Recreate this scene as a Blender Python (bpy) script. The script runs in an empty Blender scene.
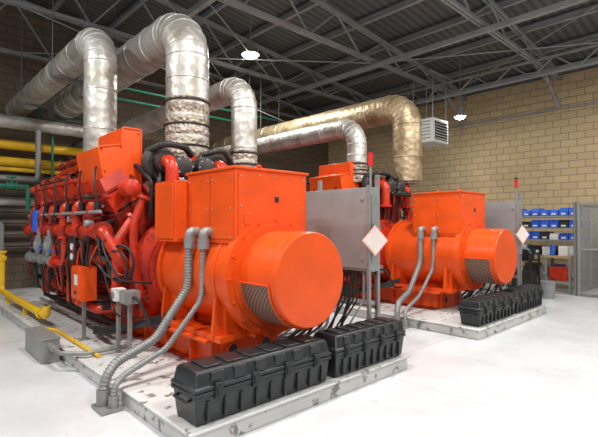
import bpy, math, random
from mathutils import Vector, Matrix, Euler
random.seed(7)
scene=bpy.context.scene
try:
    scene.view_settings.view_transform='Standard'
except Exception: pass

# ---------------------------------------------------------------- materials
def new_mat(name):
    m=bpy.data.materials.new(name); m.use_nodes=True
    nt=m.node_tree
    return m,nt,nt.nodes['Principled BSDF']
def simple(name,col,rough=.5,metal=0,var=.12,scale=6,bump=0,emis=0,coat=0,spec=.5):
    m,nt,b=new_mat(name)
    tc=nt.nodes.new('ShaderNodeTexCoord')
    n=nt.nodes.new('ShaderNodeTexNoise'); n.inputs['Scale'].default_value=scale; n.inputs['Detail'].default_value=5
    nt.links.new(tc.outputs['Object'],n.inputs['Vector'])
    mr=nt.nodes.new('ShaderNodeMapRange'); mr.inputs[1].default_value=.3; mr.inputs[2].default_value=.7
    mr.inputs[3].default_value=1-var; mr.inputs[4].default_value=1+var*.4
    nt.links.new(n.outputs['Fac'],mr.inputs[0])
    mx=nt.nodes.new('ShaderNodeVectorMath'); mx.operation='SCALE'; mx.inputs[0].default_value=col
    nt.links.new(mr.outputs[0],mx.inputs['Scale']); nt.links.new(mx.outputs[0],b.inputs['Base Color'])
    b.inputs['Roughness'].default_value=rough; b.inputs['Metallic'].default_value=metal
    b.inputs['Specular IOR Level'].default_value=spec
    if coat: b.inputs['Coat Weight'].default_value=coat
    if bump:
        bp=nt.nodes.new('ShaderNodeBump'); bp.inputs['Strength'].default_value=bump; bp.inputs['Distance'].default_value=.03
        nt.links.new(n.outputs['Fac'],bp.inputs['Height']); nt.links.new(bp.outputs[0],b.inputs['Normal'])
    if emis:
        b.inputs['Emission Color'].default_value=(*col,1); b.inputs['Emission Strength'].default_value=emis
    return m
ORANGE=simple('orange_enamel',(.78,.088,.010),.33,0,.14,3,spec=.35)
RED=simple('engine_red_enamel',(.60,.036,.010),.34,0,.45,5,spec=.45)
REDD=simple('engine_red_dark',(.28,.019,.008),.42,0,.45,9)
DARK=simple('dark_iron',(.04,.036,.033),.5,.3,.3,9)
BLACK=simple('black_plastic',(.016,.018,.020),.38,0,.2,12)
RUBBER=simple('black_rubber',(.012,.012,.012),.55)
GREY=simple('grey_painted_steel',(.27,.28,.275),.42,.1,.12,4)
LGREY=simple('conduit_grey',(.28,.28,.27),.42,.3,.15,14)
STEEL=simple('roof_steel',(.34,.35,.35),.5,.2,.2,3)
STEELD=simple('dark_roof_steel',(.13,.135,.14),.6,.2,.2,3)
YELLOW=simple('yellow_pipe_paint',(.80,.48,.015),.4)
GREEN=simple('green_pipe_paint',(.015,.17,.10),.4)
BLUE=simple('blue_plastic',(.02,.09,.5),.45)
BLUEB=simple('blue_bin_plastic',(.03,.12,.6),.5)
WHITE=simple('white_enamel',(.75,.75,.72),.45,0,.1,5)
PINK=simple('pink_tag',(.80,.50,.42),.5,0,.1)
TAGB=simple('tag_white',(.80,.68,.62),.5)
CARD=simple('cardboard',(.45,.3,.16),.8)
BROWN=simple('brown_louvre',(.16,.12,.09),.6,0,.3,3)
REDLENS=simple('red_lens',(.6,.02,.02),.25)
LAMP=simple('lamp_glow',(1,.98,.93),.4,emis=40)
def duct_mat(name,col,bump,scale,metal=.85,rough=.33):
    m,nt,b=new_mat(name)
    tc=nt.nodes.new('ShaderNodeTexCoord')
    n=nt.nodes.new('ShaderNodeTexNoise'); n.inputs['Scale'].default_value=2.5; n.inputs['Detail'].default_value=6
    n2=nt.nodes.new('ShaderNodeTexVoronoi'); n2.inputs['Scale'].default_value=scale
    nt.links.new(tc.outputs['Object'],n.inputs['Vector']); nt.links.new(tc.outputs['Object'],n2.inputs['Vector'])
    cr=nt.nodes.new('ShaderNodeValToRGB')
    cr.color_ramp.elements[0].position=.38; cr.color_ramp.elements[0].color=(col[0]*.62,col[1]*.58,col[2]*.52,1)
    cr.color_ramp.elements[1].position=.58; cr.color_ramp.elements[1].color=(*col,1)
    nt.links.new(n.outputs['Fac'],cr.inputs[0]); nt.links.new(cr.outputs[0],b.inputs['Base Color'])
    b.inputs['Metallic'].default_value=metal; b.inputs['Roughness'].default_value=rough
    ad=nt.nodes.new('ShaderNodeMath'); ad.operation='ADD'
    nt.links.new(n2.outputs['Distance'],ad.inputs[0]); nt.links.new(n.outputs['Fac'],ad.inputs[1])
    bp=nt.nodes.new('ShaderNodeBump'); bp.inputs['Strength'].default_value=bump; bp.inputs['Distance'].default_value=.04
    nt.links.new(ad.outputs[0],bp.inputs['Height']); nt.links.new(bp.outputs[0],b.inputs['Normal'])
    return m
DUCT=duct_mat('aluminium_jacket',(.62,.605,.57),.30,9,.6,.47)
FOIL=duct_mat('foil_blanket',(.46,.40,.33),.8,16,.5,.5)
SCORCH=duct_mat('heat_tinted_jacket',(.52,.41,.26),.3,9,.65,.45)

def mesh_mat():
    m,nt,b=new_mat('expanded_metal_mesh')
    tc=nt.nodes.new('ShaderNodeTexCoord')
    def wave(rx):
        mp=nt.nodes.new('ShaderNodeMapping'); mp.inputs['Rotation'].default_value=rx
        w=nt.nodes.new('ShaderNodeTexWave'); w.inputs['Scale'].default_value=9; w.bands_direction='Y'
        nt.links.new(tc.outputs['Object'],mp.inputs[0]); nt.links.new(mp.outputs[0],w.inputs[0]); return w
    a=wave((math.radians(45),0,0)); c=wave((math.radians(-45),0,0))
    mx=nt.nodes.new('ShaderNodeMath'); mx.operation='MAXIMUM'
    nt.links.new(a.outputs['Fac'],mx.inputs[0]); nt.links.new(c.outputs['Fac'],mx.inputs[1])
    cr=nt.nodes.new('ShaderNodeValToRGB'); cr.color_ramp.elements[0].position=.70; cr.color_ramp.elements[0].color=(.05,.018,.010,1)
    cr.color_ramp.elements[1].position=.92; cr.color_ramp.elements[1].color=(.28,.17,.12,1)
    nt.links.new(mx.outputs[0],cr.inputs[0]); nt.links.new(cr.outputs[0],b.inputs['Base Color'])
    b.inputs['Roughness'].default_value=.5
    return m
MESH=mesh_mat()
def block_mat(name,c1,c2,mort,axis):
    m,nt,b=new_mat(name)
    tc=nt.nodes.new('ShaderNodeTexCoord'); sp=nt.nodes.new('ShaderNodeSeparateXYZ'); cb=nt.nodes.new('ShaderNodeCombineXYZ')
    nt.links.new(tc.outputs['Object'],sp.inputs[0])
    nt.links.new(sp.outputs[axis],cb.inputs[0]); nt.links.new(sp.outputs['Z'],cb.inputs[1])
    br=nt.nodes.new('ShaderNodeTexBrick'); br.inputs['Scale'].default_value=1
    br.inputs['Brick Width'].default_value=.4; br.inputs['Row Height'].default_value=.2; br.inputs['Mortar Size'].default_value=.011
    br.inputs['Mortar Smooth'].default_value=.3
    br.inputs['Color1'].default_value=(*c1,1); br.inputs['Color2'].default_value=(*c2,1); br.inputs['Mortar'].default_value=(*mort,1)
    nt.links.new(cb.outputs[0],br.inputs[0]); nt.links.new(br.outputs['Color'],b.inputs['Base Color'])
    b.inputs['Roughness'].default_value=.85
    bp=nt.nodes.new('ShaderNodeBump'); bp.inputs['Strength'].default_value=.4; bp.inputs['Distance'].default_value=.01; bp.invert=True
    nt.links.new(br.outputs['Fac'],bp.inputs['Height']); nt.links.new(bp.outputs[0],b.inputs['Normal'])
    return m
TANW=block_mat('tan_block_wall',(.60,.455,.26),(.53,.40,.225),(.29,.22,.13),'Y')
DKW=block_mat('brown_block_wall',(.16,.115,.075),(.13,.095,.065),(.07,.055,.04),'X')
def floor_mat(name,base,dirt,lo,hi,spots,joint=False,rough=.42):
    m,nt,b=new_mat(name)
    tc=nt.nodes.new('ShaderNodeTexCoord')
    n=nt.nodes.new('ShaderNodeTexNoise'); n.inputs['Scale'].default_value=.9; n.inputs['Detail'].default_value=8; n.inputs['Roughness'].default_value=.65
    n2=nt.nodes.new('ShaderNodeTexNoise'); n2.inputs['Scale'].default_value=7.5; n2.inputs['Detail'].default_value=7; n2.inputs['Roughness'].default_value=.6
    for q in (n,n2): nt.links.new(tc.outputs['Object'],q.inputs['Vector'])
    cr=nt.nodes.new('ShaderNodeValToRGB'); cr.color_ramp.elements[0].position=.3; cr.color_ramp.elements[0].color=(base[0]*.8,base[1]*.8,base[2]*.79,1)
    cr.color_ramp.elements[1].position=.62; cr.color_ramp.elements[1].color=(*base,1)
    nt.links.new(n.outputs['Fac'],cr.inputs[0])
    c2=nt.nodes.new('ShaderNodeValToRGB'); c2.color_ramp.elements[0].position=lo; c2.color_ramp.elements[0].color=(0,0,0,1)
    c2.color_ramp.elements[1].position=hi; c2.color_ramp.elements[1].color=(spots,spots,spots,1)
    nt.links.new(n2.outputs['Fac'],c2.inputs[0])
    mx=nt.nodes.new('ShaderNodeMix'); mx.data_type='RGBA'
    nt.links.new(c2.outputs[0],mx.inputs[0]); nt.links.new(cr.outputs[0],mx.inputs[6]); mx.inputs[7].default_value=(*dirt,1)
    out=mx.outputs[2]
    if joint:
        mp=nt.nodes.new('ShaderNodeMapping'); mp.inputs['Location'].default_value=(.7,.9,0)
        nt.links.new(tc.outputs['Object'],mp.inputs[0])
        br=nt.nodes.new('ShaderNodeTexBrick'); br.offset=0; br.inputs['Scale'].default_value=1; br.inputs['Brick Width'].default_value=4.6; br.inputs['Row Height'].default_value=4.0
        br.inputs['Mortar Size'].default_value=.010; br.inputs['Mortar Smooth'].default_value=.6
        nt.links.new(mp.outputs[0],br.inputs[0])
        m2=nt.nodes.new('ShaderNodeMix'); m2.data_type='RGBA'
        ml=nt.nodes.new('ShaderNodeMath'); ml.operation='MULTIPLY'; ml.inputs[1].default_value=.4
        nt.links.new(br.outputs['Fac'],ml.inputs[0]); nt.links.new(ml.outputs[0],m2.inputs[0]); nt.links.new(out,m2.inputs[6]); m2.inputs[7].default_value=(.3,.3,.3,1)
        out=m2.outputs[2]
    nt.links.new(out,b.inputs['Base Color'])
    b.inputs['Roughness'].default_value=rough
    return m
FLOOR=floor_mat('white_painted_floor',(.67,.68,.695),(.30,.30,.30),.66,.70,.5,True,.25)
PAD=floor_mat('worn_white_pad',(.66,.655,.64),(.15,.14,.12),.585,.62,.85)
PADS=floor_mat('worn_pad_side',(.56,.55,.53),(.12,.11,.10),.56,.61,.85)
def deck_mat():
    m,nt,b=new_mat('roof_deck')
    tc=nt.nodes.new('ShaderNodeTexCoord'); w=nt.nodes.new('ShaderNodeTexWave'); w.bands_direction='Y'; w.inputs['Scale'].default_value=1.6
    nt.links.new(tc.outputs['Object'],w.inputs[0])
    cr=nt.nodes.new('ShaderNodeValToRGB'); cr.color_ramp.elements[0].color=(.08,.08,.078,1); cr.color_ramp.elements[1].color=(.15,.15,.145,1)
    nt.links.new(w.outputs['Fac'],cr.inputs[0]); nt.links.new(cr.outputs[0],b.inputs['Base Color'])
    b.inputs['Roughness'].default_value=.7
    return m
DECK=deck_mat()

# ---------------------------------------------------------------- builder
def perp(d):
    d=d.normalized(); a=Vector((0,0,1)) if abs(d.z)<.9 else Vector((1,0,0))
    u=d.cross(a).normalized(); return u,d.cross(u).normalized()
def fillet(pts,bend,segs):
    P=[Vector(p) for p in pts]
    if len(P)<3 or bend<=0: return P
    out=[P[0]]
    for i in range(1,len(P)-1):
        a=(P[i-1]-P[i]); c=(P[i+1]-P[i]); la,lc=a.length,c.length; a.normalize(); c.normalize()
        ang=a.angle(c)
        if ang>math.pi-.02: out.append(P[i]); continue
        t=min(bend/math.tan(ang/2),la*.49,lc*.49); r=t*math.tan(ang/2)
        bis=(a+c).normalized(); cen=P[i]+bis*(r/math.sin(ang/2))
        s=P[i]+a*t-cen; e=P[i]+c*t-cen; ax=s.cross(e).normalized(); tot=s.angle(e)
        for k in range(segs+1):
            out.append(cen+Matrix.Rotation(tot*k/segs,3,ax)@s)
    out.append(P[-1]); return out
class B:
    def __init__(s): s.v=[];s.f=[];s.m=[];s.ms=[]
    def mi(s,m):
        if m not in s.ms: s.ms.append(m)
        return s.ms.index(m)
    def add(s,v,f,m):
        o=len(s.v); s.v+= [tuple(p) for p in v]; k=s.mi(m)
        for q in f: s.f.append([o+i for i in q]); s.m.append(k)
    def box(s,x0,x1,y0,y1,z0,z1,m):
        v=[(x,y,z) for z in (z0,z1) for y in (y0,y1) for x in (x0,x1)]
        s.add(v,[(0,2,3,1),(4,5,7,6),(0,1,5,4),(2,6,7,3),(0,4,6,2),(1,3,7,5)],m)
    def obox(s,c,size,rot,m,taper=1):
        R=Euler(rot).to_matrix(); v=[]
        for z in (-.5,.5):
            k=taper if z>0 else 1
            for y in (-.5,.5):
                for x in (-.5,.5):
                    v.append(Vector(c)+R@Vector((x*size[0]*k,y*size[1]*k,z*size[2])))
        s.add(v,[(0,2,3,1),(4,5,7,6),(0,1,5,4),(2,6,7,3),(0,4,6,2),(1,3,7,5)],m)
    def beam(s,p0,p1,w,h,m):
        p0,p1=Vector(p0),Vector(p1); d=p1-p0
        if abs(d.normalized().z)>.98: u=Vector((1,0,0)); n=Vector((0,1,0))
        else:
            u=d.cross(Vector((0,0,1))).normalized(); n=u.cross(d).normalized()
        v=[p+u*a*w/2+n*b*h/2 for p in (p0,p1) for b in (-1,1) for a in (-1,1)]
        s.add(v,[(0,2,3,1),(4,5,7,6),(0,1,5,4),(2,6,7,3),(0,4,6,2),(1,3,7,5)],m)
    def lathe(s,p0,d,prof,m,n=32,caps=True):
        p0=Vector(p0); d=Vector(d).normalized(); u,w=perp(d); v=[];f=[]
        for t,r in prof:
            for k in range(n):
                a=2*math.pi*k/n; v.append(p0+d*t+(u*math.cos(a)+w*math.sin(a))*r)
        for i in range(len(prof)-1):
            for k in range(n):
                f.append((i*n+k,i*n+(k+1)%n,(i+1)*n+(k+1)%n,(i+1)*n+k))
        if caps: f.append(tuple(range(n-1,-1,-1))); f.append(tuple(range((len(prof)-1)*n,len(prof)*n)))
        s.add(v,f,m)
    def cyl(s,p0,p1,r,m,n=20,r1=None):
        p0,p1=Vector(p0),Vector(p1); L=(p1-p0).length
        s.lathe(p0,p1-p0,[(0,r),(L,r if r1 is None else r1)],m,n)
    def tube(s,pts,r,m,n=12,bend=.1,segs=6,flange=None,mrange=None):
        P=fillet(pts,bend,segs); v=[];f=[]
        d=(P[1]-P[0]).normalized(); u,w=perp(d); pd=d
        for i,p in enumerate(P):
            if i==0: t=(P[1]-P[0])
            elif i==len(P)-1: t=P[-1]-P[-2]
            else: t=(P[i]-P[i-1]).normalized()+(P[i+1]-P[i]).normalized()
            t.normalize(); q=pd.rotation_difference(t); u=q@u; w=q@w; pd=t
            for k in range(n):
                a=2*math.pi*k/n; v.append(p+(u*math.cos(a)+w*math.sin(a))*r)
        start=len(s.m)
        for i in range(len(P)-1):
            for k in range(n): f.append((i*n+k,i*n+(k+1)%n,(i+1)*n+(k+1)%n,(i+1)*n+k))
        f.append(tuple(range(n-1,-1,-1))); f.append(tuple(range((len(P)-1)*n,len(P)*n)))
        s.add(v,f,m)
        if mrange:
            a,c,mm=mrange; k2=s.mi(mm)
            for q in range(start+a*n,start+c*n): s.m[q]=k2
        if flange:
            for e,e2 in ((P[0],P[1]),(P[-1],P[-2])):
                dd=(e2-e).normalized(); s.cyl(e,e+dd*.04,flange,m,16)
        return P
    def corr(s,pts,r,m,bend=.1,n=14,pitch=.035):
        P=fillet(pts,bend,8)
        s.tube(pts,r*.88,m,n,bend,8)
        acc=0
        for i in range(len(P)-1):
            L=(P[i+1]-P[i]).length; d=(P[i+1]-P[i]).normalized(); t=pitch-acc
            while t<L:
                s.lathe(P[i]+d*(t-pitch*.25),d,[(0,r*.88),(pitch*.15,r),(pitch*.35,r),(pitch*.5,r*.88)],m,n,False); t+=pitch
            acc=L-(t-pitch)
    def prism(s,poly,axis,a,b,m):
        def mk(p,t):
            if axis=='x': return (t,p[0],p[1])
            if axis=='y': return (p[0],t,p[1])
            return (p[0],p[1],t)
        n=len(poly); v=[mk(p,a) for p in poly]+[mk(p,b) for p in poly]
        f=[tuple(range(n-1,-1,-1)),tuple(range(n,2*n))]+[(i,(i+1)%n,n+(i+1)%n,n+i) for i in range(n)]
        s.add(v,f,m)
    def ring(s,c,d,R,r,m,n=32):
        c=Vector(c); u,w=perp(Vector(d)); v=[];f=[]; k2=10; dn=Vector(d).normalized()
        for i in range(n):
            a=2*math.pi*i/n; e=u*math.cos(a)+w*math.sin(a)
            for j in range(k2):
                b=2*math.pi*j/k2; v.append(c+e*(R+r*math.cos(b))+dn*r*math.sin(b))
        for i in range(n):
            for j in range(k2):
                f.append((i*k2+j,((i+1)%n)*k2+j,((i+1)%n)*k2+(j+1)%k2,i*k2+(j+1)%k2))
        s.add(v,f,m)
    def valve(s,c,d,m,wheel,r=.06):
        c=Vector(c); d=Vector(d).normalized(); s.lathe(c-d*r*1.6,d,[(0,r*1.5),(r*.4,r*1.5),(r*.5,r),(r*1.6,r*1.25),(r*2.7,r),(r*2.8,r*1.5),(r*3.2,r*1.5)],m,16)
        u=Vector((0,0,1)) if abs(d.z)<.7 else Vector((-1,0,0))
        s.cyl(c,c+u*r*3,r*.3,m,8); s.ring(c+u*r*3,u,r*1.3,r*.2,wheel,16); s.beam(c+u*r*3+d*r*1.3,c+u*r*3-d*r*1.3,r*.3,r*.2,wheel)
    def obj(s,name,parent=None,bevel=0,sharp=35):
        me=bpy.data.meshes.new(name); me.from_pydata(s.v,[],s.f); 
        for m in s.ms: me.materials.append(m)
        me.polygons.foreach_set('material_index',s.m)
        import bmesh
        bm=bmesh.new(); bm.from_mesh(me); bmesh.ops.recalc_face_normals(bm,faces=bm.faces); bm.to_mesh(me); bm.free()
        me.polygons.foreach_set('use_smooth',[True]*len(me.polygons))
        me.set_sharp_from_angle(angle=math.radians(sharp)); me.update()
        o=bpy.data.objects.new(name,me); scene.collection.objects.link(o)
        if parent is not None:
            o.parent=parent; o.location=(-parent['ox'],-parent['oy'],-parent['oz'])
        if bevel:
            b=o.modifiers.new('bevel','BEVEL'); b.width=bevel; b.segments=2; b.limit_method='ANGLE'; b.angle_limit=math.radians(40)
        return o
def empty(name,wx,wy,wz,ox,oy,oz):
    e=bpy.data.objects.new(name,None); scene.collection.objects.link(e); e.location=(wx,wy,wz)
    e['ox']=float(ox);e['oy']=float(oy);e['oz']=float(oz); return e

# ---------------------------------------------------------------- room
WX=14.0; WY=13.0
b=B(); b.box(-6,WX+.25,-6,WY+.25,-.2,0,FLOOR); b.obj('floor')
b=B(); b.box(WX,WX+.25,-6,WY+.25,0,6.15,TANW); b.obj('wall_right')
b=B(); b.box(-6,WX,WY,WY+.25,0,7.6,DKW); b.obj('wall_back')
def roofz(x): return 6.15+(WX-x)*.10
b=B(); b.prism([(-6,roofz(-6)),(WX+.3,roofz(WX+.3)),(WX+.3,roofz(WX+.3)+.12),(-6,roofz(-6)+.12)],'y',-6,WY+.3,DECK); b.obj('ceiling')
b=B()
for ty in (-1.6,1.2,4.0,6.8,9.6,12.4):
    for off in (-.04,.04):
        b.beam((-5.9,ty+off,5.75),(WX-.02,ty+off,5.75),.05,.07,STEEL)
        b.beam((-5.9,ty+off,roofz(-5.9)-.27),(WX-.02,ty+off,roofz(WX)-.27),.05,.07,STEEL)
    x=-5.9; up=True
    while x<WX-.9:
        x2=x+.9
        if up: b.beam((x,ty,5.75),(x2,ty,roofz(x2)-.27),.035,.035,STEEL)
        else: b.beam((x,ty,roofz(x)-.27),(x2,ty,5.75),.035,.035,STEEL)
        up=not up; x=x2
x=-5
while x<WX:
    z=roofz(x)-.12
    b.beam((x,-6,z+.07),(x,WY,z+.07),.09,.02,STEELD); b.beam((x,-6,z-.07),(x,WY,z-.07),.09,.02,STEEL); b.beam((x,-6,z),(x,WY,z),.02,.14,STEEL)
    x+=1.35
for x,z in ((4.2,5.62),(9,5.62),(12.6,5.62)):
    b.beam((x,-6,z),(x,WY,z),.10,.10,STEEL)
for xx in (11.8,):
    for z in (5.3,5.7): b.beam((xx,-6,z),(xx,WY,z),.06,.05,STEEL)
    y=-6; up=True
    while y<WY-.5:
        b.beam((xx,y,5.3 if up else 5.7),(xx,y+.5,5.7 if up else 5.3),.03,.03,STEEL); up=not up; y+=.5
for (a,c) in (((2,12.4,5.7),(9,6.8,5.7)),((9,12.4,5.7),(3,6.8,5.7)),((4,6.8,5.7),(12,12.4,5.7)),((12.5,1.2,5.7),(9,6.8,5.7)),((13,6.8,5.7),(9,1.2,5.7)),((1,9.6,6.3),(7,4,5.7)),((2,9.6,5.7),(8.5,9.6,4.6)),((13.8,4,5.2),(11.8,4,5.7)),((13.8,6.8,5.2),(11.8,6.8,5.7)),((13.8,9.6,5.2),(11.8,9.6,5.7))):
    b.cyl(a,c,.014,STEEL,6)
for y in (1.2,4,6.8,9.6): b.beam((13.95,y,4.9),(12.6,y,5.72),.06,.06,STEEL)
b.obj('roof_truss_frame')
b=B(); b.box(WX-.12,WX-.01,-6,WY-.02,5.85,6.1,STEELD); b.obj('trim_1')

# ---------------------------------------------------------------- pads
def pad(x0,x1,name):
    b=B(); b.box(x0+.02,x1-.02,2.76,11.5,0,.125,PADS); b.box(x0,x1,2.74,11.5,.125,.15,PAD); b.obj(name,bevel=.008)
pad(1.55,4.28,'concrete_pad'); pad(6.0,8.76,'concrete_pad.001')

# ---------------------------------------------------------------- genset
def bolts(b,c,d,R,n,m,r=.014,h=.02,ph=0):
    u,w=perp(Vector(d)); d=Vector(d).normalized(); c=Vector(c)
    for k in range(n):
        a=2*math.pi*k/n+ph; p=c+(u*math.cos(a)+w*math.sin(a))*R; b.cyl(p,p+d*h,r,m,6)
def genset(cx,suffix,seed=3,sidebox=True):
    E=empty('engine_generator_set'+suffix,cx,6,.15,0,6,.15)
    H=1.09
    b=B()
    for s in (-1,1):
        x=s*.44
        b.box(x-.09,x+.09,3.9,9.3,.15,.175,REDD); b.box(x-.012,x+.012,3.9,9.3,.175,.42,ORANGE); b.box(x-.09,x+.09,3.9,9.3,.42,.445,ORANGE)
        for k in range(10):
            y=4.2+k*.55; b.box(x-.085,x+.085,y,y+.015,.175,.42,ORANGE)
    for y in (3.9,5.2,6.6,8.0,9.2):
        b.box(-.43,.43,y,y+.03,.175,.42,ORANGE)
    b.box(-.62,-.2,3.75,5.0,.445,.475,ORANGE); b.box(.2,.62,3.75,5.0,.445,.475,ORANGE)
    b.box(-.35,.35,3.86,3.9,.16,.44,ORANGE)
    for s in (-.22,.22): b.cyl((s,3.855,.3),(s,3.845,.3),.06,BLACK,20); b.ring((s,3.85,.3),(0,1,0),.065,.012,ORANGE,20)
    b.obj('skid_base',E,.004)
    # alternator
    b=B()
    b.lathe((0,3.42,H),(0,1,0),[(0,.56),(.0,.6),(.10,.6),(.10,.565),(.25,.565),(.25,.575),(.3,.575),(.3,.565),(1.35,.565),(1.35,.6),(1.42,.6),(1.42,.5),(1.6,.42),(1.7,.42)],ORANGE,48)
    b.lathe((0,2.9,H),(0,1,0),[(0,.435),(.012,.447),(.5,.447),(.5,.52),(.53,.52)],ORANGE,48)
    b.ring((0,3.0,H),(0,1,0),.447,.006,ORANGE,48)
    bolts(b,(0,3.42,H),(0,-1,0),.56,16,ORANGE)
    for s in (-1,1):
        b.box(s*.36-.12,s*.36+.12,3.6,3.75,.475,.80,ORANGE); b.box(s*.36-.12,s*.36+.12,4.6,4.75,.475,.80,ORANGE)
        b.box(s*.5-.08,s*.5+.08,3.55,4.8,.475,.53,ORANGE)
        for y in (3.65,4.7): b.prism([(s*.28,.5),(s*.6,.5),(s*.56,.9)],'y',y,y+.04,ORANGE)
    b.box(-.2,.2,3.5,4.7,.48,.6,ORANGE)
    b.obj('alternator',E)
    b=B()
    for a0,a1 in ((math.radians(183),math.radians(262)),(math.radians(278),math.radians(357))):
        n=16; v=[];f=[]
        for y in (2.985,3.40):
            for k in range(n+1):
                a=a0+(a1-a0)*k/n; v.append((.456*math.cos(a),y,H+.456*math.sin(a)))
        for k in range(n): f.append((k,k+1,n+2+k,n+1+k))
        b.add(v,f,MESH)
        for y in (2.985,3.40):
            b.tube([(.456*math.cos(a0+(a1-a0)*k/n),y,H+.456*math.sin(a0+(a1-a0)*k/n)) for k in range(n+1)],.009,ORANGE,6,0)
        for a in (a0,a1): b.cyl((.456*math.cos(a),2.985,H+.456*math.sin(a)),(.456*math.cos(a),3.40,H+.456*math.sin(a)),.009,ORANGE,6)
    b.obj('fan_guard_mesh',E)
    # terminal box
    b=B()
    YB=4.34
    b.box(-.48,.46,3.45,YB,1.42,2.14,ORANGE)
    b.box(-.5,.48,3.43,YB+.02,2.14,2.165,ORANGE)
    b.box(-.445,.425,3.438,3.45,1.46,2.11,ORANGE)
    b.box(-.3,.3,3.6,YB-.05,1.3,1.42,ORANGE)
    if sidebox:
        b.box(-.63,.1,YB+.0,4.82,1.42,2.08,ORANGE)
        b.box(-.645,-.63,YB+.03,4.79,1.45,2.05,ORANGE)
        b.box(-.60,-.5,YB-.012,YB,1.45,2.05,ORANGE)
    b.box(-.49,-.48,3.48,3.86,1.46,2.10,ORANGE); b.box(-.49,-.48,3.89,YB-.03,1.46,2.10,ORANGE)
    for zz in (1.5,1.78,2.07):
        for xx in (-.42,.40): b.cyl((xx,3.438,zz),(xx,3.43,zz),.01,GREY,8)
        for yy in (3.51,3.83,3.92,YB-.06): b.cyl((-.49,yy,zz-.02),(-.497,yy,zz-.02),.01,GREY,8)
    for xx in (-.2,0,.2):
        for zz in (1.48,2.09): b.cyl((xx,3.438,zz),(xx,3.43,zz),.01,GREY,8)
    b.box(.0,.05,3.43,3.438,1.83,1.89,BLACK)
    b.box(-.38,-.30,3.43,3.438,1.6,1.72,ORANGE)
    for y in (3.7,4.1): b.ring((0,y,2.19),(0,1,0),.04,.01,ORANGE,14)
    b.obj('terminal_box',E,.006)
    b=B()
    b.lathe((0,5.0,1.05),(0,1,0),[(0,.5),(.04,.58),(.1,.58),(.12,.5),(.22,.5),(.3,.66),(.42,.66),(.42,.55),(.5,.55)],RED,40)
    bolts(b,(0,5.04,1.05),(0,-1,0),.54,20,REDD); bolts(b,(0,5.30,1.05),(0,-1,0),.62,20,REDD)
    b.box(-.55,.55,5.3,5.45,.45,1.2,RED)
    b.obj('flywheel_housing',E)
    # crankcase
    b=B()
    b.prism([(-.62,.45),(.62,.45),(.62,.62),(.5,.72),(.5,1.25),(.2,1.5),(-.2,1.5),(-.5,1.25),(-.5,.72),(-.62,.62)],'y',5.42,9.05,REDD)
    for i in range(6):
        y=5.55+i*.58
        for s in (-1,1):
            xa,xb=sorted((s*.5,s*.545)); b.box(xa,xb,y,y+.42,.76,1.18,RED)
            xa,xb=sorted((s*.545,s*.56)); b.box(xa,xb,y+.05,y+.37,.82,1.12,REDD)
            for yy in (y+.025,y+.21,y+.395):
                for zz in (.785,1.155): b.cyl((s*.545,yy,zz),(s*.57,yy,zz),.014,REDD,6)
            for zz in (.9,1.03):
                for yy in (y+.025,y+.395): b.cyl((s*.545,yy,zz),(s*.57,yy,zz),.014,REDD,6)
            b.box(min(s*.5,s*.6),max(s*.5,s*.6),y+.46,y+.52,.62,1.25,RED)
    b.box(-.6,.6,9.05,9.25,.5,1.6,RED)
    b.cyl((0,9.25,.9),(0,9.35,.9),.3,RED,28); b.cyl((.3,9.25,1.4),(.3,9.33,1.4),.14,DARK,20)
    b.obj('crankcase',E,.008)
    # banks, heads
    b=B(); tilt=math.radians(32)
    for s in (-1,1):
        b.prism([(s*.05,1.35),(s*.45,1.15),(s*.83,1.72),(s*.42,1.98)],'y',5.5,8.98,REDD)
        for i in range(6):
            y=5.76+i*.58
            d=Vector((s*math.sin(tilt),0,math.cos(tilt))); o=Vector((s*.62,y,1.86))
            b.cyl(o-d*.12,o+d*.03,.24,DARK,20)
            b.obox(o+d*.13,(.44,.46,.22),(0,s*tilt,0),RED)
            b.obox(o+d*.27,(.46,.48,.03),(0,s*tilt,0),REDD)
            b.obox(o+d*.36,(.36,.4,.17),(0,s*tilt,0),RED,.82)
            b.obox(o+d*.455,(.12,.3,.03),(0,s*tilt,0),DARK)
            b.cyl(o+d*.44,o+d*.52,.04,DARK,10)
            for q in (-1,1):
                for e in (-1,1):
                    p=o+d*.28+Vector((math.cos(tilt)*e*.2,q*.21,-s*e*math.sin(tilt)*.2)); b.cyl(p,p+d*.04,.02,REDD,6)
                    p=o+d*.02+Vector((math.cos(tilt)*e*.2,q*.21,-s*e*math.sin(tilt)*.2)); b.cyl(p-d*.1,p+d*.02,.022,RED,6)
            e=Vector((s*math.cos(tilt),0,-math.sin(tilt)))
            b.obox(o+e*.235+d*.13,(.03,.22,.16),(0,s*tilt,0),REDD)
            for q in (-.09,.09): b.cyl(o+e*.24+d*.13+Vector((0,q,0)),o+e*.28+d*.13+Vector((0,q,0)),.016,GREY,6)
            b.tube([(s*.82,y+.1,1.92),(s*.98,y+.1,1.86),(s*.98,y+.1,1.58)],.07,RED,12,.08)
            b.cyl((s*.98,y+.1,1.70),(s*.98,y+.1,1.73),.1,REDD,14)
            b.tube([(s*.78,y-.15,1.8),(s*.62,y-.15,1.3)],.03,RED,8,0)
            b.tube([(s*.70,y-.05,1.75),(s*.55,y-.05,1.25)],.03,RED,8,0)
            b.tube([(s*.50,y,2.12),(s*.38,y,2.30),(s*.27,y,2.42)],.065,RED,12,.06)
            b.cyl((s*.27,y-.22,2.45),(s*.27,y-.19,2.45),.16,REDD,18)
            b.cyl((s*1.0,y-.15,1.78),(s*1.0,y-.15,1.9),.035,BLACK,10)
            b.tube([o+d*.5,o+d*.58+Vector((s*.05,0,0)),(s*1.02,y-.1,2.08),(s*1.0,y-.15,1.85)],.013,RUBBER,6,.06,4)
        b.cyl((s*.27,5.5,2.45),(s*.27,9.0,2.45),.125,RED,20)
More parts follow.
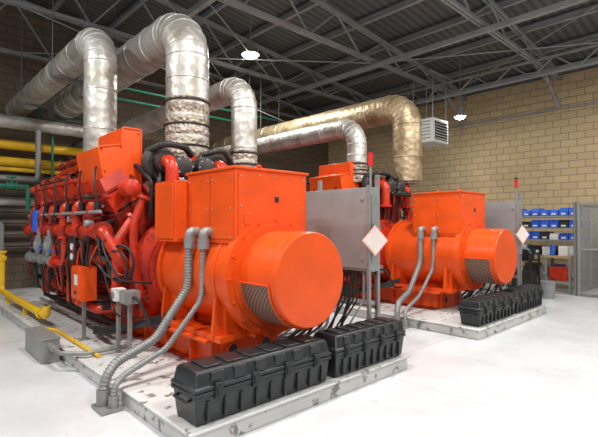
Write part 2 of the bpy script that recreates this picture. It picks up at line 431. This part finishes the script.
        b.cyl((s*.98,5.5,1.52),(s*.98,9.0,1.52),.095,RED,18)
        b.cyl((s*.93,6.5 if s<0 else 5.45,2.22),(s*.93,9.0,2.22),.035,RED,14)
        b.cyl((s*1.02,5.45,1.76),(s*1.02,9.0,1.76),.022,GREY,10)
        b.box(min(s*.60,s*.68),max(s*.60,s*.68),5.5,9.0,1.26,1.34,DARK)
        for i in range(7):
            y=5.48+i*.58; b.cyl((s*.98,y,1.52),(s*.98,y+.03,1.52),.125,REDD,18)
    b.obj('cylinder_banks',E,0)
    # upper works
    b=B()
    for s in (-1,1):
        c=(s*.45 if s>0 else -.30,5.42,2.40)
        b.ring(c,(0,1,0),.15,.085,DARK,24); b.cyl((c[0],5.24,c[2]),(c[0],5.66,c[2]),.1,DARK,20); b.cyl((c[0],5.19,c[2]),(c[0],5.27,c[2]),.14,DARK,20)
        b.tube([(c[0],5.3,c[2]),(c[0],5.05,c[2]),(c[0]+s*.0,5.05,1.95)],.085,RED,16,.12,flange=.12)
        b.tube([(c[0],5.7,c[2]),(s*.27,5.95,2.45)],.1,RED,14,0)
        b.lathe((s*.16,4.98,2.34),(0,1,0),[(0,.10),(.02,.13),(.12,.14),(.13,.13),(.35,.13),(.36,.12)],DARK,24)
        bolts(b,(s*.16,5.0,2.34),(0,-1,0),.11,8,GREY)
        b.lathe((s*.72,5.2,2.05),(0,1,0),[(0,.06),(.02,.10),(.1,.11),(.25,.10),(.3,.05)],RED if s<0 else GREY,20)
    b.corr([(-.45,5.45,2.54),(-.35,5.15,2.62),(-.1,5.1,2.6),(.1,5.3,2.54)],.045,DARK,.12)
    b.corr([(.2,5.2,2.54),(.45,5.05,2.62),(.75,5.3,2.5)],.04,DARK,.12)
    b.tube([(-.2,4.9,2.2),(.35,4.9,2.2),(.35,5.2,2.3)],.045,DARK,12,.08)
    b.tube([(-.86,5.35,.8),(-.86,5.35,1.4),(-.65,5.35,1.7)],.06,RED,16,.16,flange=.095)
    b.tube([(-.6,5.25,.75),(-.72,5.2,1.1),(-.72,5.2,1.6),(-.6,5.2,1.95)],.05,RED,14,.15,flange=.085)
    b.tube([(-.98,5.7,1.52),(-.98,5.45,1.52),(-.85,5.3,1.2),(-.6,5.35,.9)],.075,RED,14,.12)
    b.tube([(.95,5.3,.9),(.95,5.3,1.8),(.6,5.4,2.3)],.09,RED,16,.2,flange=.13)
    b.box(-.42,.42,8.3,9.0,2.55,2.78,RED); b.cyl((-.3,8.2,2.66),(-.3,8.3,2.66),.09,REDD,16)
    b.tube([(-.93,8.9,2.22),(-.93,9.2,2.22),(-.6,9.2,2.4),(-.3,8.9,2.7)],.06,RED,12,.1)
    b.tube([(-.98,9.0,1.52),(-.98,9.25,1.52),(-.6,9.25,1.3)],.085,RED,12,.1)
    for y in (7.5,8.0,8.5): b.valve((-.62,y,2.62),(0,1,0),REDD,DARK,.035)
    b.tube([(-.62,7.2,2.62),(-.62,8.9,2.62)],.03,REDD,10,0)
    b.tube([(-.75,7.4,2.35),(-.75,9.0,2.35)],.055,RED,12,0,flange=.08)
    b.tube([(-.2,6.9,2.6),(-.2,6.9,2.78),(.1,6.9,2.8),(.4,6.9,2.7)],.05,DARK,12,.08)
    b.lathe((-.5,6.98,2.1),(0,0,1),[(0,.2),(.03,.24),(.06,.24),(.07,.2),(.4,.2),(.41,.25),(.46,.25)],DARK,28)
    b.obj('turbo_and_exhaust_piping',E,0)
    # orange exhaust transition hood
    b=B()
    pol=[(-.46,2.84),(-.70,2.84),(-.72,2.62),(-1.0,2.56),(-.95,2.25),(-.80,1.88),(-.64,1.84),(-.46,2.08)]
    b.prism(pol,'y',5.60,6.45,ORANGE)
    for (p,q) in zip(pol,pol[1:]+pol[:1]): b.beam((p[0],5.595,p[1]),(q[0],5.595,q[1]),.02,.022,ORANGE)
    cx0=sum(p[0] for p in pol)/8; cz0=sum(p[1] for p in pol)/8
    for p in pol:
        q=(cx0+(p[0]-cx0)*.86,cz0+(p[1]-cz0)*.88); b.cyl((q[0],5.60,q[1]),(q[0],5.585,q[1]),.013,REDD,6)
    b.box(-.62,-.40,6.3,6.9,2.2,2.45,ORANGE)
    b.obj('exhaust_transition_hood',E,.006)
    # side ancillaries
    b=B()
    for y in (6.5,6.85,8.2):
        b.lathe((-.85,y,.5),(0,0,1),[(0,.12),(.02,.14),(.5,.14),(.55,.12),(.6,.05)],RED,22)
        b.ring((-.85,y,.95),(0,0,1),.14,.012,REDD,22)
    b.tube([(-.85,6.3,.62),(-.85,8.6,.62)],.05,RED,12,0)
    b.tube([(-.7,5.6,.55),(-.95,5.7,.55),(-.95,6.4,.55),(-.6,6.5,.7)],.055,RED,12,.1)
    b.tube([(-.55,7.3,.9),(-.95,7.35,.9),(-.95,7.35,1.5)],.06,RED,12,.1,flange=.09)
    b.tube([(-.55,5.9,1.1),(-.9,6.0,1.15),(-.95,6.0,1.5)],.07,RED,12,.1,flange=.1)
    for (y,z) in ((7.5,1.28),(8.1,1.28)):
        b.lathe((-1.14,y,z),(1,0,0),[(0,.05),(.03,.09),(.05,.16),(.08,.16),(.10,.09),(.3,.06),(.5,.06)],LGREY,22)
        bolts(b,(-1.09,y,z),(-1,0,0),.14,10,GREY,.01)
        b.cyl((-1.05,y,z-.22),(-1.05,y,z+.25),.04,LGREY,12)
    b.tube([(-1.05,8.7,1.06),(-1.05,7.2,1.06)],.05,LGREY,12,0,flange=.09)
    for y in (7.3,7.85,8.4): b.valve((-1.05,y,1.06),(0,1,0),LGREY,BLUE,.055)
    b.tube([(-1.05,7.2,1.06),(-1.05,6.75,1.06),(-1.05,6.75,1.45)],.045,RED,12,.12,flange=.09)
    b.lathe((-1.0,8.3,1.48),(0,0,1),[(0,.1),(.02,.12),(.32,.12),(.36,.09)],BLUE,20)
    b.lathe((-.95,7.05,1.12),(0,0,1),[(0,.05),(.02,.09),(.24,.09),(.27,.05)],DARK,16)
    for y in (5.75,6.3,7.6,8.7):
        b.box(-.72,-.6,y,y+.16,1.02,1.2,DARK); b.cyl((-.75,y+.08,1.11),(-.72,y+.08,1.11),.04,GREY,12)
    b.box(-1.06,-1.0,6.25,6.5,1.1,1.4,DARK)
    for z in (1.18,1.31): b.cyl((-1.06,6.37,z),(-1.075,6.37,z),.045,WHITE,16)
    b.tube([(-.75,5.5,.35),(-.75,9.0,.35)],.035,DARK,10,0); b.tube([(-.82,5.5,.28),(-.82,9.0,.28)],.025,GREY,10,0)
    b.obj('engine_side_equipment',E,0)
    b=B()
    b.ring((-.86,5.22,1.15),(1,.35,0),.21,.016,RUBBER,30); b.ring((-.90,5.24,1.12),(1,.3,.1),.18,.013,RUBBER,30); b.ring((-.84,5.2,1.17),(1,.4,-.1),.16,.012,REDD,30)
    rr=random.Random(seed)
    for k in range(38):
        y=5.3+rr.random()*3.3; y2=y+rr.uniform(-.5,.7); z=rr.uniform(1.2,1.8 if y<6.5 else 2.1); z2=rr.uniform(.4,1.0)
        b.tube([(-.7,y,z),(-1.04,y+.05,z-.1),(-1.06,(y+y2)/2,(z+z2)/2),(-.98,y2,z2),(-.6,y2,z2-.05)],rr.choice((.009,.012,.016)),rr.choice((RUBBER,RUBBER,RUBBER,REDD,RED,RED,DARK)),8,.12,5)
    for k in range(14):
        x=rr.uniform(-.45,.5); y=rr.uniform(5.0,5.5); x2=x+rr.uniform(-.2,.4)
        b.tube([(x,y,1.7),(x,y-.05,2.15),(x2,y+.2,2.42+rr.uniform(-.1,.1)),(x2,y+.5,2.3)],rr.choice((.012,.02,.03)),rr.choice((RUBBER,DARK,RED,REDD)),8,.12,5)
    for k in range(5):
        z=.5+.1*k; b.tube([(-.5,4.6,.5+.03*k),(-.8,4.9+.04*k,.45),(-.98,5.4,.3+.02*k),(-.9,6.0,.2+.02*k)],.014,RUBBER,8,.2)
    for k in range(56):
        y=rr.uniform(5.4,8.9); z=rr.choice((1.28,1.4,1.62,1.68,1.95,1.18,.7,.6)); x=-rr.uniform(.85,1.05) if z>1.3 else -rr.uniform(.6,.95)
        if rr.random()<.5: b.box(x-.035,x+.035,y,y+.08,z,z+.06,rr.choice((DARK,BLACK,REDD,GREY,RED)))
        else: b.cyl((x-.06,y,z),(x+.04,y,z),rr.uniform(.025,.05),rr.choice((DARK,REDD,RED,GREY,BLACK)),10)
    b.obj('hoses_and_fittings',E)
    b=B()
    b.box(-1.13,-.95,5.75,6.13,.66,1.08,ORANGE); b.box(-1.145,-1.13,5.77,6.11,.68,1.06,ORANGE)
    b.box(-1.15,-1.145,5.86,5.98,.85,.98,WHITE); b.cyl((-1.15,5.92,.76),(-1.165,5.92,.76),.02,BLACK,10)
    b.box(-1.06,-1.02,5.92,5.96,.15,.66,LGREY); b.box(-1.1,-.98,5.88,6.0,.15,.165,LGREY)
    b.box(-1.0,-.84,4.72,4.9,.74,.88,LGREY); b.box(-1.01,-1.0,4.74,4.88,.755,.865,GREY)
    b.box(-.94,-.90,4.79,4.83,.15,.74,LGREY); b.box(-.98,-.86,4.74,4.88,.15,.165,LGREY)
    b.box(-1.0,-.88,5.02,5.14,.74,.88,WHITE); b.cyl((-1.0,5.08,.81),(-1.01,5.08,.81),.04,GREY,12); b.box(-.96,-.92,5.06,5.10,.15,.74,LGREY)
    b.tube([(-.92,4.72,.81),(-.92,4.6,.81),(-.8,4.5,.5),(-.6,4.5,.48)],.018,RUBBER,8,.06)
    b.obj('control_boxes',E,.006)
    b=B()
    b.corr([(-.58,4.12,1.48),(-.60,4.12,.95),(-.95,4.12,.48),(-1.36,4.05,.36),(-1.48,4.0,.24),(-1.48,4.0,.02)],.046,LGREY,.24,14,.03)
    b.corr([(-.56,3.88,1.48),(-.57,3.90,.85),(-.92,3.95,.42),(-1.34,3.92,.27),(-1.44,3.88,.2),(-1.44,3.88,.02)],.03,LGREY,.22,12,.025)
    for p in ((-.58,4.12),(-.56,3.88)): b.cyl((p[0],p[1],1.36),(p[0],p[1],1.46),.06,LGREY,14); b.tube([(p[0],p[1],1.46),(p[0],p[1],1.53),(-.48,p[1],1.53)],.05,LGREY,12,.05)
    b.cyl((-1.48,4.0,.0),(-1.48,4.0,.16),.062,LGREY,14); b.cyl((-1.44,3.88,.0),(-1.44,3.88,.12),.045,LGREY,14)
    b.box(-1.56,-1.38,3.82,4.08,0,.03,LGREY)
    b.obj('cable_conduits',E)
    return E
genset(2.9,''); genset(7.36,'.001',11,False)

# ---------------------------------------------------------------- exhaust ducts
def duct(name,pts,r,mat,bend,low=None,elbow=None):
    b=B(); P=b.tube(pts,r,mat,32,bend,6,mrange=(0,8,elbow) if elbow else None)
    for i in range(len(P)-1):
        p,q=P[i],P[i+1]; L=(q-p).length; d=(q-p).normalized(); mm=elbow if (elbow and i<8) else mat
        if i>0: b.ring(p,(p-P[i-1]).normalized()+d,r*1.0,.009,mm,32)
        t=.5
        while t<L-.15:
            b.lathe(p+d*(t-.02),d,[(0,r*1.0),(.008,r*1.03),(.032,r*1.03),(.04,r*1.0)],mm,32,False); t+=.6
    if low:
        p=Vector(pts[0]); L,rr=low
        prof=[];k=14
        for i in range(k+1):
            t=L*i/k; prof.append((t,rr*(1+.035*math.sin(i*2.3))))
        b.lathe(p+Vector((0,0,-.05)),(0,0,1),prof,FOIL,28)
        for t in (.12,L*.5,L-.08): b.ring(p+Vector((0,0,t)),(0,0,1),rr*1.02,.012,DARK,28)
    return b.obj(name,sharp=14)
duct('exhaust_duct',[(2.4,6.98,2.55),(2.4,6.98,4.48),(2.4,12.95,4.48)],.235,DUCT,.42)
duct('exhaust_duct.001',[(3.25,5.85,2.62),(3.25,5.85,4.54),(3.25,12.95,4.54)],.31,DUCT,.5,low=(.85,.315))
duct('exhaust_duct.002',[(3.95,5.4,2.25),(3.95,5.4,3.70),(3.95,12.95,3.70)],.195,DUCT,.36,low=(.5,.2))
duct('exhaust_duct.003',[(6.96,5.68,2.5),(6.96,5.68,3.60),(6.96,12.95,3.60)],.20,DUCT,.38,low=(.4,.21))
duct('exhaust_duct.004',[(7.92,5.12,2.5),(7.92,5.12,4.08),(7.92,12.95,4.08)],.30,DUCT,.42,low=(.95,.25),elbow=SCORCH)
duct('exhaust_duct.005',[(5.2,9.0,3.1),(5.2,12.95,3.1)],.17,DUCT,.3)
b=B()
for x,z,ys,r in ((2.4,4.48,(8.6,11),.235),(3.25,4.54,(9.6,12),.31),(6.96,3.60,(9.6,),.2),(7.92,4.08,(9.6,),.30)):
    for y in ys:
        for s in (-1,1): b.cyl((x+s*(r+.03),y,z-r),(x+s*(r+.03),y,roofz(x)-.2),.008,STEELD,6)
        b.box(x-r-.06,x+r+.06,y-.025,y+.025,z-r-.04,z-r,STEELD)
b.obj('duct_hangers')

# ---------------------------------------------------------------- instrument cabinet stands
def cabinet(dx,suffix):
    E=empty('instrument_cabinet'+suffix,4.2+dx,3.6,.15,4.2+dx,3.6,.15)
    b=B(); x=4.08+dx
    b.box(x,x+.2,3.15,4.2,1.06,2.04,GREY); b.box(x-.012,x,3.18,4.17,1.09,2.01,GREY)
    b.box(x+.04,x+.16,3.142,3.15,1.15,1.95,LGREY)
    for z in (1.2,1.9): b.cyl((x-.012,3.24,z),(x-.03,3.24,z),.02,LGREY,8)
    b.obj('cabinet_body',E,.006)
    b=B()
    for y in (3.2,4.15):
        b.box(x+.2,x+.245,y-.022,y+.022,.15,2.2,LGREY); b.box(x+.14,x+.245+.0,y-.03,y+.08,.15,.165,LGREY)
    b.box(x-.03,x+.01,3.13,3.165,.15,2.06,LGREY)
    for z in (1.0,.6): b.box(x+.2,x+.24,3.2,4.15,z,z+.04,LGREY)
    b.cyl((x+.12,3.22,2.04),(x+.12,3.22,2.3),.014,LGREY,8); b.cyl((x+.12,3.22,2.3),(x+.12,3.22,2.46),.03,REDLENS,14); b.cyl((x+.12,3.22,2.46),(x+.12,3.22,2.49),.033,DARK,14)
    b.obj('support_frame',E)
    b=B()
    b.obox((x+.02,3.08,1.42),(.25,.012,.25),(math.radians(0),math.radians(45),math.radians(-18)),PINK); b.obox((x+.018,3.072,1.42),(.215,.004,.215),(0,math.radians(45),math.radians(-18)),TAGB)
    b.cyl((x+.02,3.08,1.58),(x+.02,3.14,1.62),.005,DARK,6)
    b.obj('diamond_tag',E)
    b=B(); rr=random.Random(5)
    for k in range(14):
        y=3.3+k*.06; y2=y+rr.uniform(-.1,.2)
        b.tube([(x+.08,y,1.07),(x+.08+rr.uniform(-.05,.02),y,.7),(x-.2*rr.random(),y2,.35),(x-.15-.3*rr.random(),y2+.1,.18),(x-.75,y2+.5,.18)],rr.choice((.014,.02,.011)),rr.choice((RUBBER,RUBBER,LGREY)),8,.12,5)
    b.obj('cable_bundle',E)
cabinet(0,''); cabinet(4.44,'.001')

# ---------------------------------------------------------------- black cases
def case(x0,x1,y0,suffix,h=.35,d=.44):
    cx=(x0+x1)/2; z0=.151
    E=empty('storage_case'+suffix,cx,y0+d/2,z0,0,0,0)
    L=x1-x0
    def ring(z,i): return [(-L/2+i,-d/2+i,z),(L/2-i,-d/2+i,z),(L/2-i,d/2-i,z),(-L/2+i,d/2-i,z)]
    def stack(b,levels):
        v=[];f=[]
        for z,i in levels: v+=ring(z,i)
        n=len(levels)
        for k in range(n-1):
            for j in range(4): f.append((k*4+j,k*4+(j+1)%4,(k+1)*4+(j+1)%4,(k+1)*4+j))
        f.append((3,2,1,0)); f.append(tuple(range((n-1)*4,n*4))); b.add(v,f,BLACK)
    hb=h*.6
    b=B(); stack(b,[(0,.05),(.02,.035),(hb-.03,.015),(hb-.03,0),(hb,0)]); b.obj('case_tub',E,.008)
    b=B(); stack(b,[(hb+.006,0),(hb+.035,0),(hb+.035,.015),(h-.04,.03),(h-.015,.05),(h-.015,.06)])
    n=6
    for k in range(n):
        xx=-L/2+.1+(L-.2)*(k+.5)/n; w=(L-.2)/n*.36
        b.box(xx-w,xx+w,-d/2+.075,d/2-.075,h-.02,h,BLACK)
        b.box(xx-w*.8,xx+w*.8,-d/2+.012,-d/2+.05,hb+.035,h-.03,BLACK)
    b.obj('case_lid',E,.008)
    b=B()
    for k in (-.36,-.12,.12,.36):
        xx=k*L; b.box(xx-.035,xx+.035,-d/2-.014,-d/2+.01,hb-.06,hb+.055,BLACK); b.box(xx-.022,xx+.022,-d/2-.022,-d/2-.014,hb-.04,hb+.03,RUBBER)
    for k in range(9):
        xx=-L/2+.12+(L-.24)*k/8; b.box(xx-.012,xx+.012,-d/2+.005,-d/2+.04,.03,hb-.07,BLACK)
    for s in (-1,1):
        b.tube([(s*(L/2-.02),-.09,hb-.06),(s*(L/2+.02),-.09,hb-.06),(s*(L/2+.02),.09,hb-.06),(s*(L/2-.02),.09,hb-.06)],.012,RUBBER,8,.015)
    b.obj('latches_and_handles',E,.003)
case(1.60,3.02,2.765,'',.41,.36); case(3.08,4.24,2.765,'.001',.41,.35)
case(6.10,7.4,2.765,'.002',.38,.34); case(7.47,8.68,2.765,'.003',.38,.34)

# ---------------------------------------------------------------- pipes at left
b=B()
b.tube([(1.68,10.2,.95),(1.68,10.2,.32),(1.68,7.2,.32)],.055,YELLOW,16,.12,flange=.08)
b.tube([(1.68,7.2,.32),(1.68,6.95,.32),(1.68,6.95,.45)],.05,YELLOW,16,.08)
for y in (8.2,9.6): b.box(1.65,1.71,y,y+.05,.15,.27,YELLOW)
b.tube([(1.68,10.2,.95),(1.68,10.2,1.1)],.055,YELLOW,16,0,flange=.085)
b.obj('gas_supply_pipe')
b=B(); b.tube([(1.72,5.0,.175),(1.72,6.6,.175),(1.66,6.8,.175)],.022,YELLOW,10,.1); b.obj('yellow_hose')
b=B()
b.box(1.33,1.52,5.7,6.5,0.0,.27,LGREY); b.box(1.325,1.53,5.69,6.51,.27,.285,LGREY)
b.cyl((1.42,5.7,.2),(1.42,5.5,.2),.04,LGREY,12); b.tube([(1.42,5.7,.2),(1.42,5.3,.2),(1.62,5.1,.2),(2.1,5.1,.2)],.025,LGREY,12,.1)
b.obj('cable_trough',bevel=.005)
b=B()
for z in (3.5,3.1): b.tube([(-2,12.3,z),(4.6,12.3,z),(4.6,12.95,z)],.11,YELLOW,18,.15)
b.tube([(4.1,12.3,2.4),(4.1,12.3,3.1)],.09,YELLOW,14,0)
b.tube([(1.9,12.1,2.9),(3.9,12.1,2.9),(3.9,12.95,2.9)],.05,YELLOW,14,.1)
b.obj('yellow_header_pipes')
b=B()
b.tube([(2.7,12.0,0),(2.7,12.0,4.6)],.025,GREEN,10,0); b.tube([(3.0,12.0,2.4),(3.0,12.0,4.3),(6.5,12.0,4.3)],.03,GREEN,10,.1)
b.tube([(3.6,10.6,4.9),(9,10.6,4.9)],.035,GREEN,12,0); b.tube([(3.6,10.9,4.7),(8,10.9,4.7)],.035,GREEN,12,0)
b.tube([(-1,10.6,2.4),(2.2,10.6,2.4)],.045,GREEN,14,0); b.valve((1.9,10.6,2.4),(1,0,0),GREEN,GREEN,.06); b.valve((1.2,10.6,2.4),(1,0,0),GREEN,GREEN,.06)
b.tube([(2.2,10.6,2.4),(2.2,10.6,1.9)],.045,GREEN,14,0)
b.obj('green_water_pipes')
b=B()
b.tube([(-1,11.8,3.95),(4.2,11.8,3.95),(4.2,12.95,3.95)],.15,DUCT,20,.25); b.tube([(4.9,11.5,2.9),(9,11.5,2.9)],.12,DUCT,18,.2)
b.tube([(-1,11.4,2.1),(3,11.4,2.1)],.07,DUCT,14,0); b.tube([(-1,11.6,2.65),(2.6,11.6,2.65),(2.6,11.6,3.8)],.06,LGREY,14,.1)
b.tube([(1.9,11.6,0),(1.9,11.6,1.7),(-1,11.6,1.7)],.05,LGREY,14,.15); b.valve((1.9,11.6,1.0),(0,0,1),LGREY,BLUE,.05)
b.tube([(1.4,10.7,0),(1.4,10.7,1.35),(-1,10.7,1.35)],.05,RED,14,.15)
b.obj('insulated_pipe_run')
b=B()
b.box(-2,5.4,12.88,12.99,.9,2.95,DARK)
for k in range(7):
    z=1.0+k*.28; b.obox((1.7,12.82,z),(7.3,.16,.03),(math.radians(-35),0,0),BROWN); b.box(-2,5.4,12.78,12.84,z+.08,z+.16,BROWN)
for x in (-2,.45,2.9,5.35): b.box(x,x+.08,12.74,12.9,0,3.0,BROWN)
b.obj('louvre_bank')
b=B()
b.box(.0,.9,11.9,12.6,.0,.12,DARK); b.cyl((.1,12.25,.5),(.7,12.25,.5),.22,REDD,22); b.cyl((.7,12.25,.5),(.82,12.25,.5),.28,GREEN,22)
b.box(.15,.65,12.1,12.4,.12,.32,DARK)
b.obj('water_pump')

# ---------------------------------------------------------------- unit heater
E=empty('unit_heater',11.1,6.4,4.15,11.1,6.4,4.15)
b=B(); b.box(10.7,11.5,6.1,6.8,3.85,4.5,WHITE); b.obj('heater_body',E,.01)
b=B()
b.box(10.78,11.42,6.085,6.1,3.92,4.43,DARK)
for k in range(7): b.obox((11.1,6.07,3.95+k*.075),(.64,.06,.012),(math.radians(30),0,0),WHITE)
for k in range(6): b.box(10.685,10.70,6.2,6.7,3.95+k*.09,3.98+k*.09,GREY)
b.obj('heater_louvres',E)
b=B()
for x in (10.75,11.45):
    for y in (6.15,6.75): b.cyl((x,y,4.5),(x,y,5.75),.012,STEEL,6)
for y in (6.15,6.75): b.beam((10.6,y,5.75),(11.8,y,5.75),.04,.04,STEEL)
b.obj('heater_rods',E)

# ---------------------------------------------------------------- shelf / fence / bench area
def shelf(x0,x1,y0,y1,h,levels,name):
    b=B()
    for x in (x0,x1-.04):
        for y in (y0,y1-.04): b.box(x,x+.04,y,y+.04,0,h,GREY)
    for z in levels: b.box(x0,x1,y0,y1,z,z+.03,GREY)
    b.obj(name)
shelf(12.3,12.85,3.1,5.2,1.95,(.25,.8,1.2,1.5,1.8),'storage_rack')
b=B(); rr=random.Random(2)
for z in (1.231,1.531,1.831):
    y=3.16
    while y<5.0:
        w=.2; h=rr.choice((.16,.2,.2)); m=rr.choice((BLUEB,BLUEB,BLUE,BLUEB,BLUEB,WHITE,DARK))
        b.prism([(12.34,z),(12.34,z+h*.6),(12.40,z+h),(12.75,z+h),(12.75,z)],'y',y,y+w,m)
        b.box(12.335,12.34,y+.05,y+.15,z+.03,z+.07,WHITE); y+=w+.02
b.obj('parts_bins')
b=B()
for z in (.281,.831):
    y=3.2
    while y<4.8:
        w=rr.uniform(.15,.3); h=rr.uniform(.15,.33); m=rr.choice((CARD,DARK,GREY,WHITE,BLACK,CARD,BLUEB)); b.box(12.38,12.75,y,y+w,z,z+h,m); b.box(12.372,12.38,y+.03,y+.1,z+.05,z+.12,WHITE); y+=w+.05
b.obj('stored_cartons')
b=B()
b.box(10.9,11.5,3.75,4.5,.12,.14,DARK); b.box(10.9,11.5,3.75,4.5,.75,.78,DARK)
for x in (10.9,11.46):
    for y in (3.75,4.46): b.box(x,x+.04,y,y+.04,.1,.95,DARK); b.cyl((x+.02,y-.015,.05),(x+.02,y+.015,.05),.05,RUBBER,14)
b.box(10.95,11.45,3.8,4.2,.14,.5,DARK); b.box(11.0,11.4,3.85,4.15,.78,1.05,BLACK); b.box(11.05,11.35,4.2,4.4,.78,.95,GREY); b.cyl((11.2,4.3,.14),(11.2,4.3,.55),.12,GREY,16)
b.tube([(10.9,3.75,.95),(10.75,3.75,1.05),(10.75,4.5,1.05),(10.9,4.5,.95)],.014,GREY,8,.05)
b.obj('tool_cart')
b=B()
b.box(11.55,12.1,3.1,3.7,.82,.87,CARD)
for x in (11.57,12.03):
    for y in (3.12,3.63): b.box(x,x+.05,y,y+.05,0,.82,GREY)
b.box(11.6,12.05,3.15,3.65,.25,.28,GREY); b.box(11.65,11.95,3.2,3.6,.28,.6,RED); b.box(11.65,11.85,3.2,3.4,.87,1.1,WHITE); b.cyl((11.75,3.55,.87),(11.75,3.55,1.12),.06,BLUEB,14); b.box(11.9,12.05,3.3,3.6,.87,1.0,BLACK)
b.obj('workbench',bevel=.004)
b=B()
b.lathe((10.6,3.3,0),(0,0,1),[(0,.13),(.34,.15),(.34,.16),(.37,.16)],GREY,20); b.ring((10.6,3.3,.38),(1,0,.3),.15,.006,DARK,20)
b.obj('plastic_bucket')
b=B()
b.cyl((10.3,4.7,.45),(10.3,4.7,.52),.18,BLACK,20); b.cyl((10.3,4.7,.1),(10.3,4.7,.45),.025,GREY,10); b.obox((10.48,4.7,.85),(.04,.34,.34),(0,.1,0),BLACK); b.tube([(10.35,4.7,.47),(10.5,4.7,.5),(10.5,4.7,.8)],.015,GREY,8,.05)
for k in range(5):
    a=k*2*math.pi/5; b.beam((10.3,4.7,.1),(10.3+.26*math.cos(a),4.7+.26*math.sin(a),.07),.04,.03,BLACK); b.cyl((10.3+.26*math.cos(a),4.7+.26*math.sin(a)-.015,.032),(10.3+.26*math.cos(a),4.7+.26*math.sin(a)+.015,.032),.032,RUBBER,12)
b.obj('shop_chair')
b=B()
b.box(11.6,12.1,5.3,6.0,0,1.35,GREY); 
for z in (.1,.5,.9): b.box(11.585,11.6,5.34,5.96,z,z+.34,LGREY); b.box(11.57,11.585,5.55,5.75,z+.25,z+.27,DARK)
b.obj('tool_cabinet',bevel=.01)
b=B(); b.box(11.75,11.95,5.45,5.85,1.35,1.38,DARK); b.box(11.83,11.87,5.62,5.68,1.38,1.5,DARK); b.box(11.82,11.86,5.38,5.92,1.48,1.82,BLACK); b.obj('desktop_monitor')
def fence(p0,p1,h,name):
    b=B(); p0,p1=Vector(p0),Vector(p1); d=p1-p0; L=d.length; d.normalize()
    n=max(1,round(L/1.3))
    for k in range(n+1):
        p=p0+d*L*k/n; b.cyl(p,p+Vector((0,0,h)),.032,LGREY,10); b.cyl(p+Vector((0,0,h)),p+Vector((0,0,h+.03)),.038,LGREY,10)
    for z in (.08,h/2,h-.04): b.cyl(p0+Vector((0,0,z)),p1+Vector((0,0,z)),.02,LGREY,8)
    s=.09; t=-h
    while t<L:
        for q in (1,-1):
            a=max(t,0); c=min(t+h,L)
            if c<=a: continue
            za,zc=(a-t),(c-t)
            if q<0: za,zc=h-za,h-zc
            b.cyl(p0+d*a+Vector((0,0,za)),p0+d*c+Vector((0,0,zc)),.0045,LGREY,4)
        t+=s
    b.obj(name)
fence((11.4,2.92,0),(11.4,-2.3,0),2.1,'chain_link_fence')
fence((11.45,3.0,0),(13.9,3.0,0),2.1,'chain_link_fence.001')
b=B(); b.box(13.2,13.8,.6,2.4,0,.9,CARD); b.box(13.1,13.7,.8,1.6,.9,1.3,GREY); b.box(13.1,13.75,1.65,2.3,.9,1.15,BLUE); b.box(12.6,13.1,1.5,2.5,0,.5,DARK); b.box(13.2,13.7,2.42,2.8,0,1.3,WHITE)
b.obj('stacked_crates',bevel=.01)
b=B(); b.tube([(13.93,9.5,4.9),(13.93,2.0,4.9)],.03,STEEL,8,0); b.tube([(13.93,6.9,4.6),(13.93,6.9,6.0)],.02,STEEL,8,0); b.obj('wall_conduit')

# ---------------------------------------------------------------- lamps
def lamp(x,y,z,suffix,power,r=.22):
    E=empty('high_bay_or_fill_lamp'+suffix,x,y,z,x,y,z)
    b=B(); b.lathe((x,y,z),(0,0,1),[(0,r),(.02,r),(.16,r*.45),(.3,r*.35)],GREY,24); b.cyl((x,y,z+.3),(x,y,roofz(x)-.02),.012,STEEL,6); b.obj('lamp_shade',E)
    b=B(); b.lathe((x,y,z-.07),(0,0,1),[(0,r*.35),(.03,r*.75),(.069,r*.9)],LAMP,24); b.obj('lamp_lens',E)
    l=bpy.data.lights.new('lamp_light','AREA'); l.shape='DISK'; l.size=.5; l.energy=power; l.color=(1,.985,.96)
    o=bpy.data.objects.new('lamp_light',l); scene.collection.objects.link(o); o.parent=E; o.location=(0,0,-.09)
k=0
for (x,y,z,p) in ((6.4,8.5,5.7,190),(2.2,3.2,5.7,150),(6.2,3.0,5.7,165),(2.0,-1.5,5.7,205),(6.2,-1.8,5.7,205),(10.6,.0,5.7,190),(-1.5,1.5,5.7,205),(-.8,6.5,5.7,170),(12.0,6.0,4.7,25)):  # first and last are visible fixtures; the rest are unseen, added to light the hall
    lamp(x,y,z,'' if k==0 else '.%03d'%k,p,.22 if k<8 else .16); k+=1
w=bpy.data.worlds.new('world'); scene.world=w; w.use_nodes=True
w.node_tree.nodes['Background'].inputs[0].default_value=(.93,.96,1,1); w.node_tree.nodes['Background'].inputs[1].default_value=.42

# ---------------------------------------------------------------- camera
cam=bpy.data.cameras.new('camera'); co=bpy.data.objects.new('camera',cam); scene.collection.objects.link(co)
cam.sensor_width=36; cam.lens=441/598*36; co.location=(0,0,1.6)
co.rotation_euler=(math.radians(90.84),0,math.radians(-43.3)); cam.clip_end=100
scene.camera=co
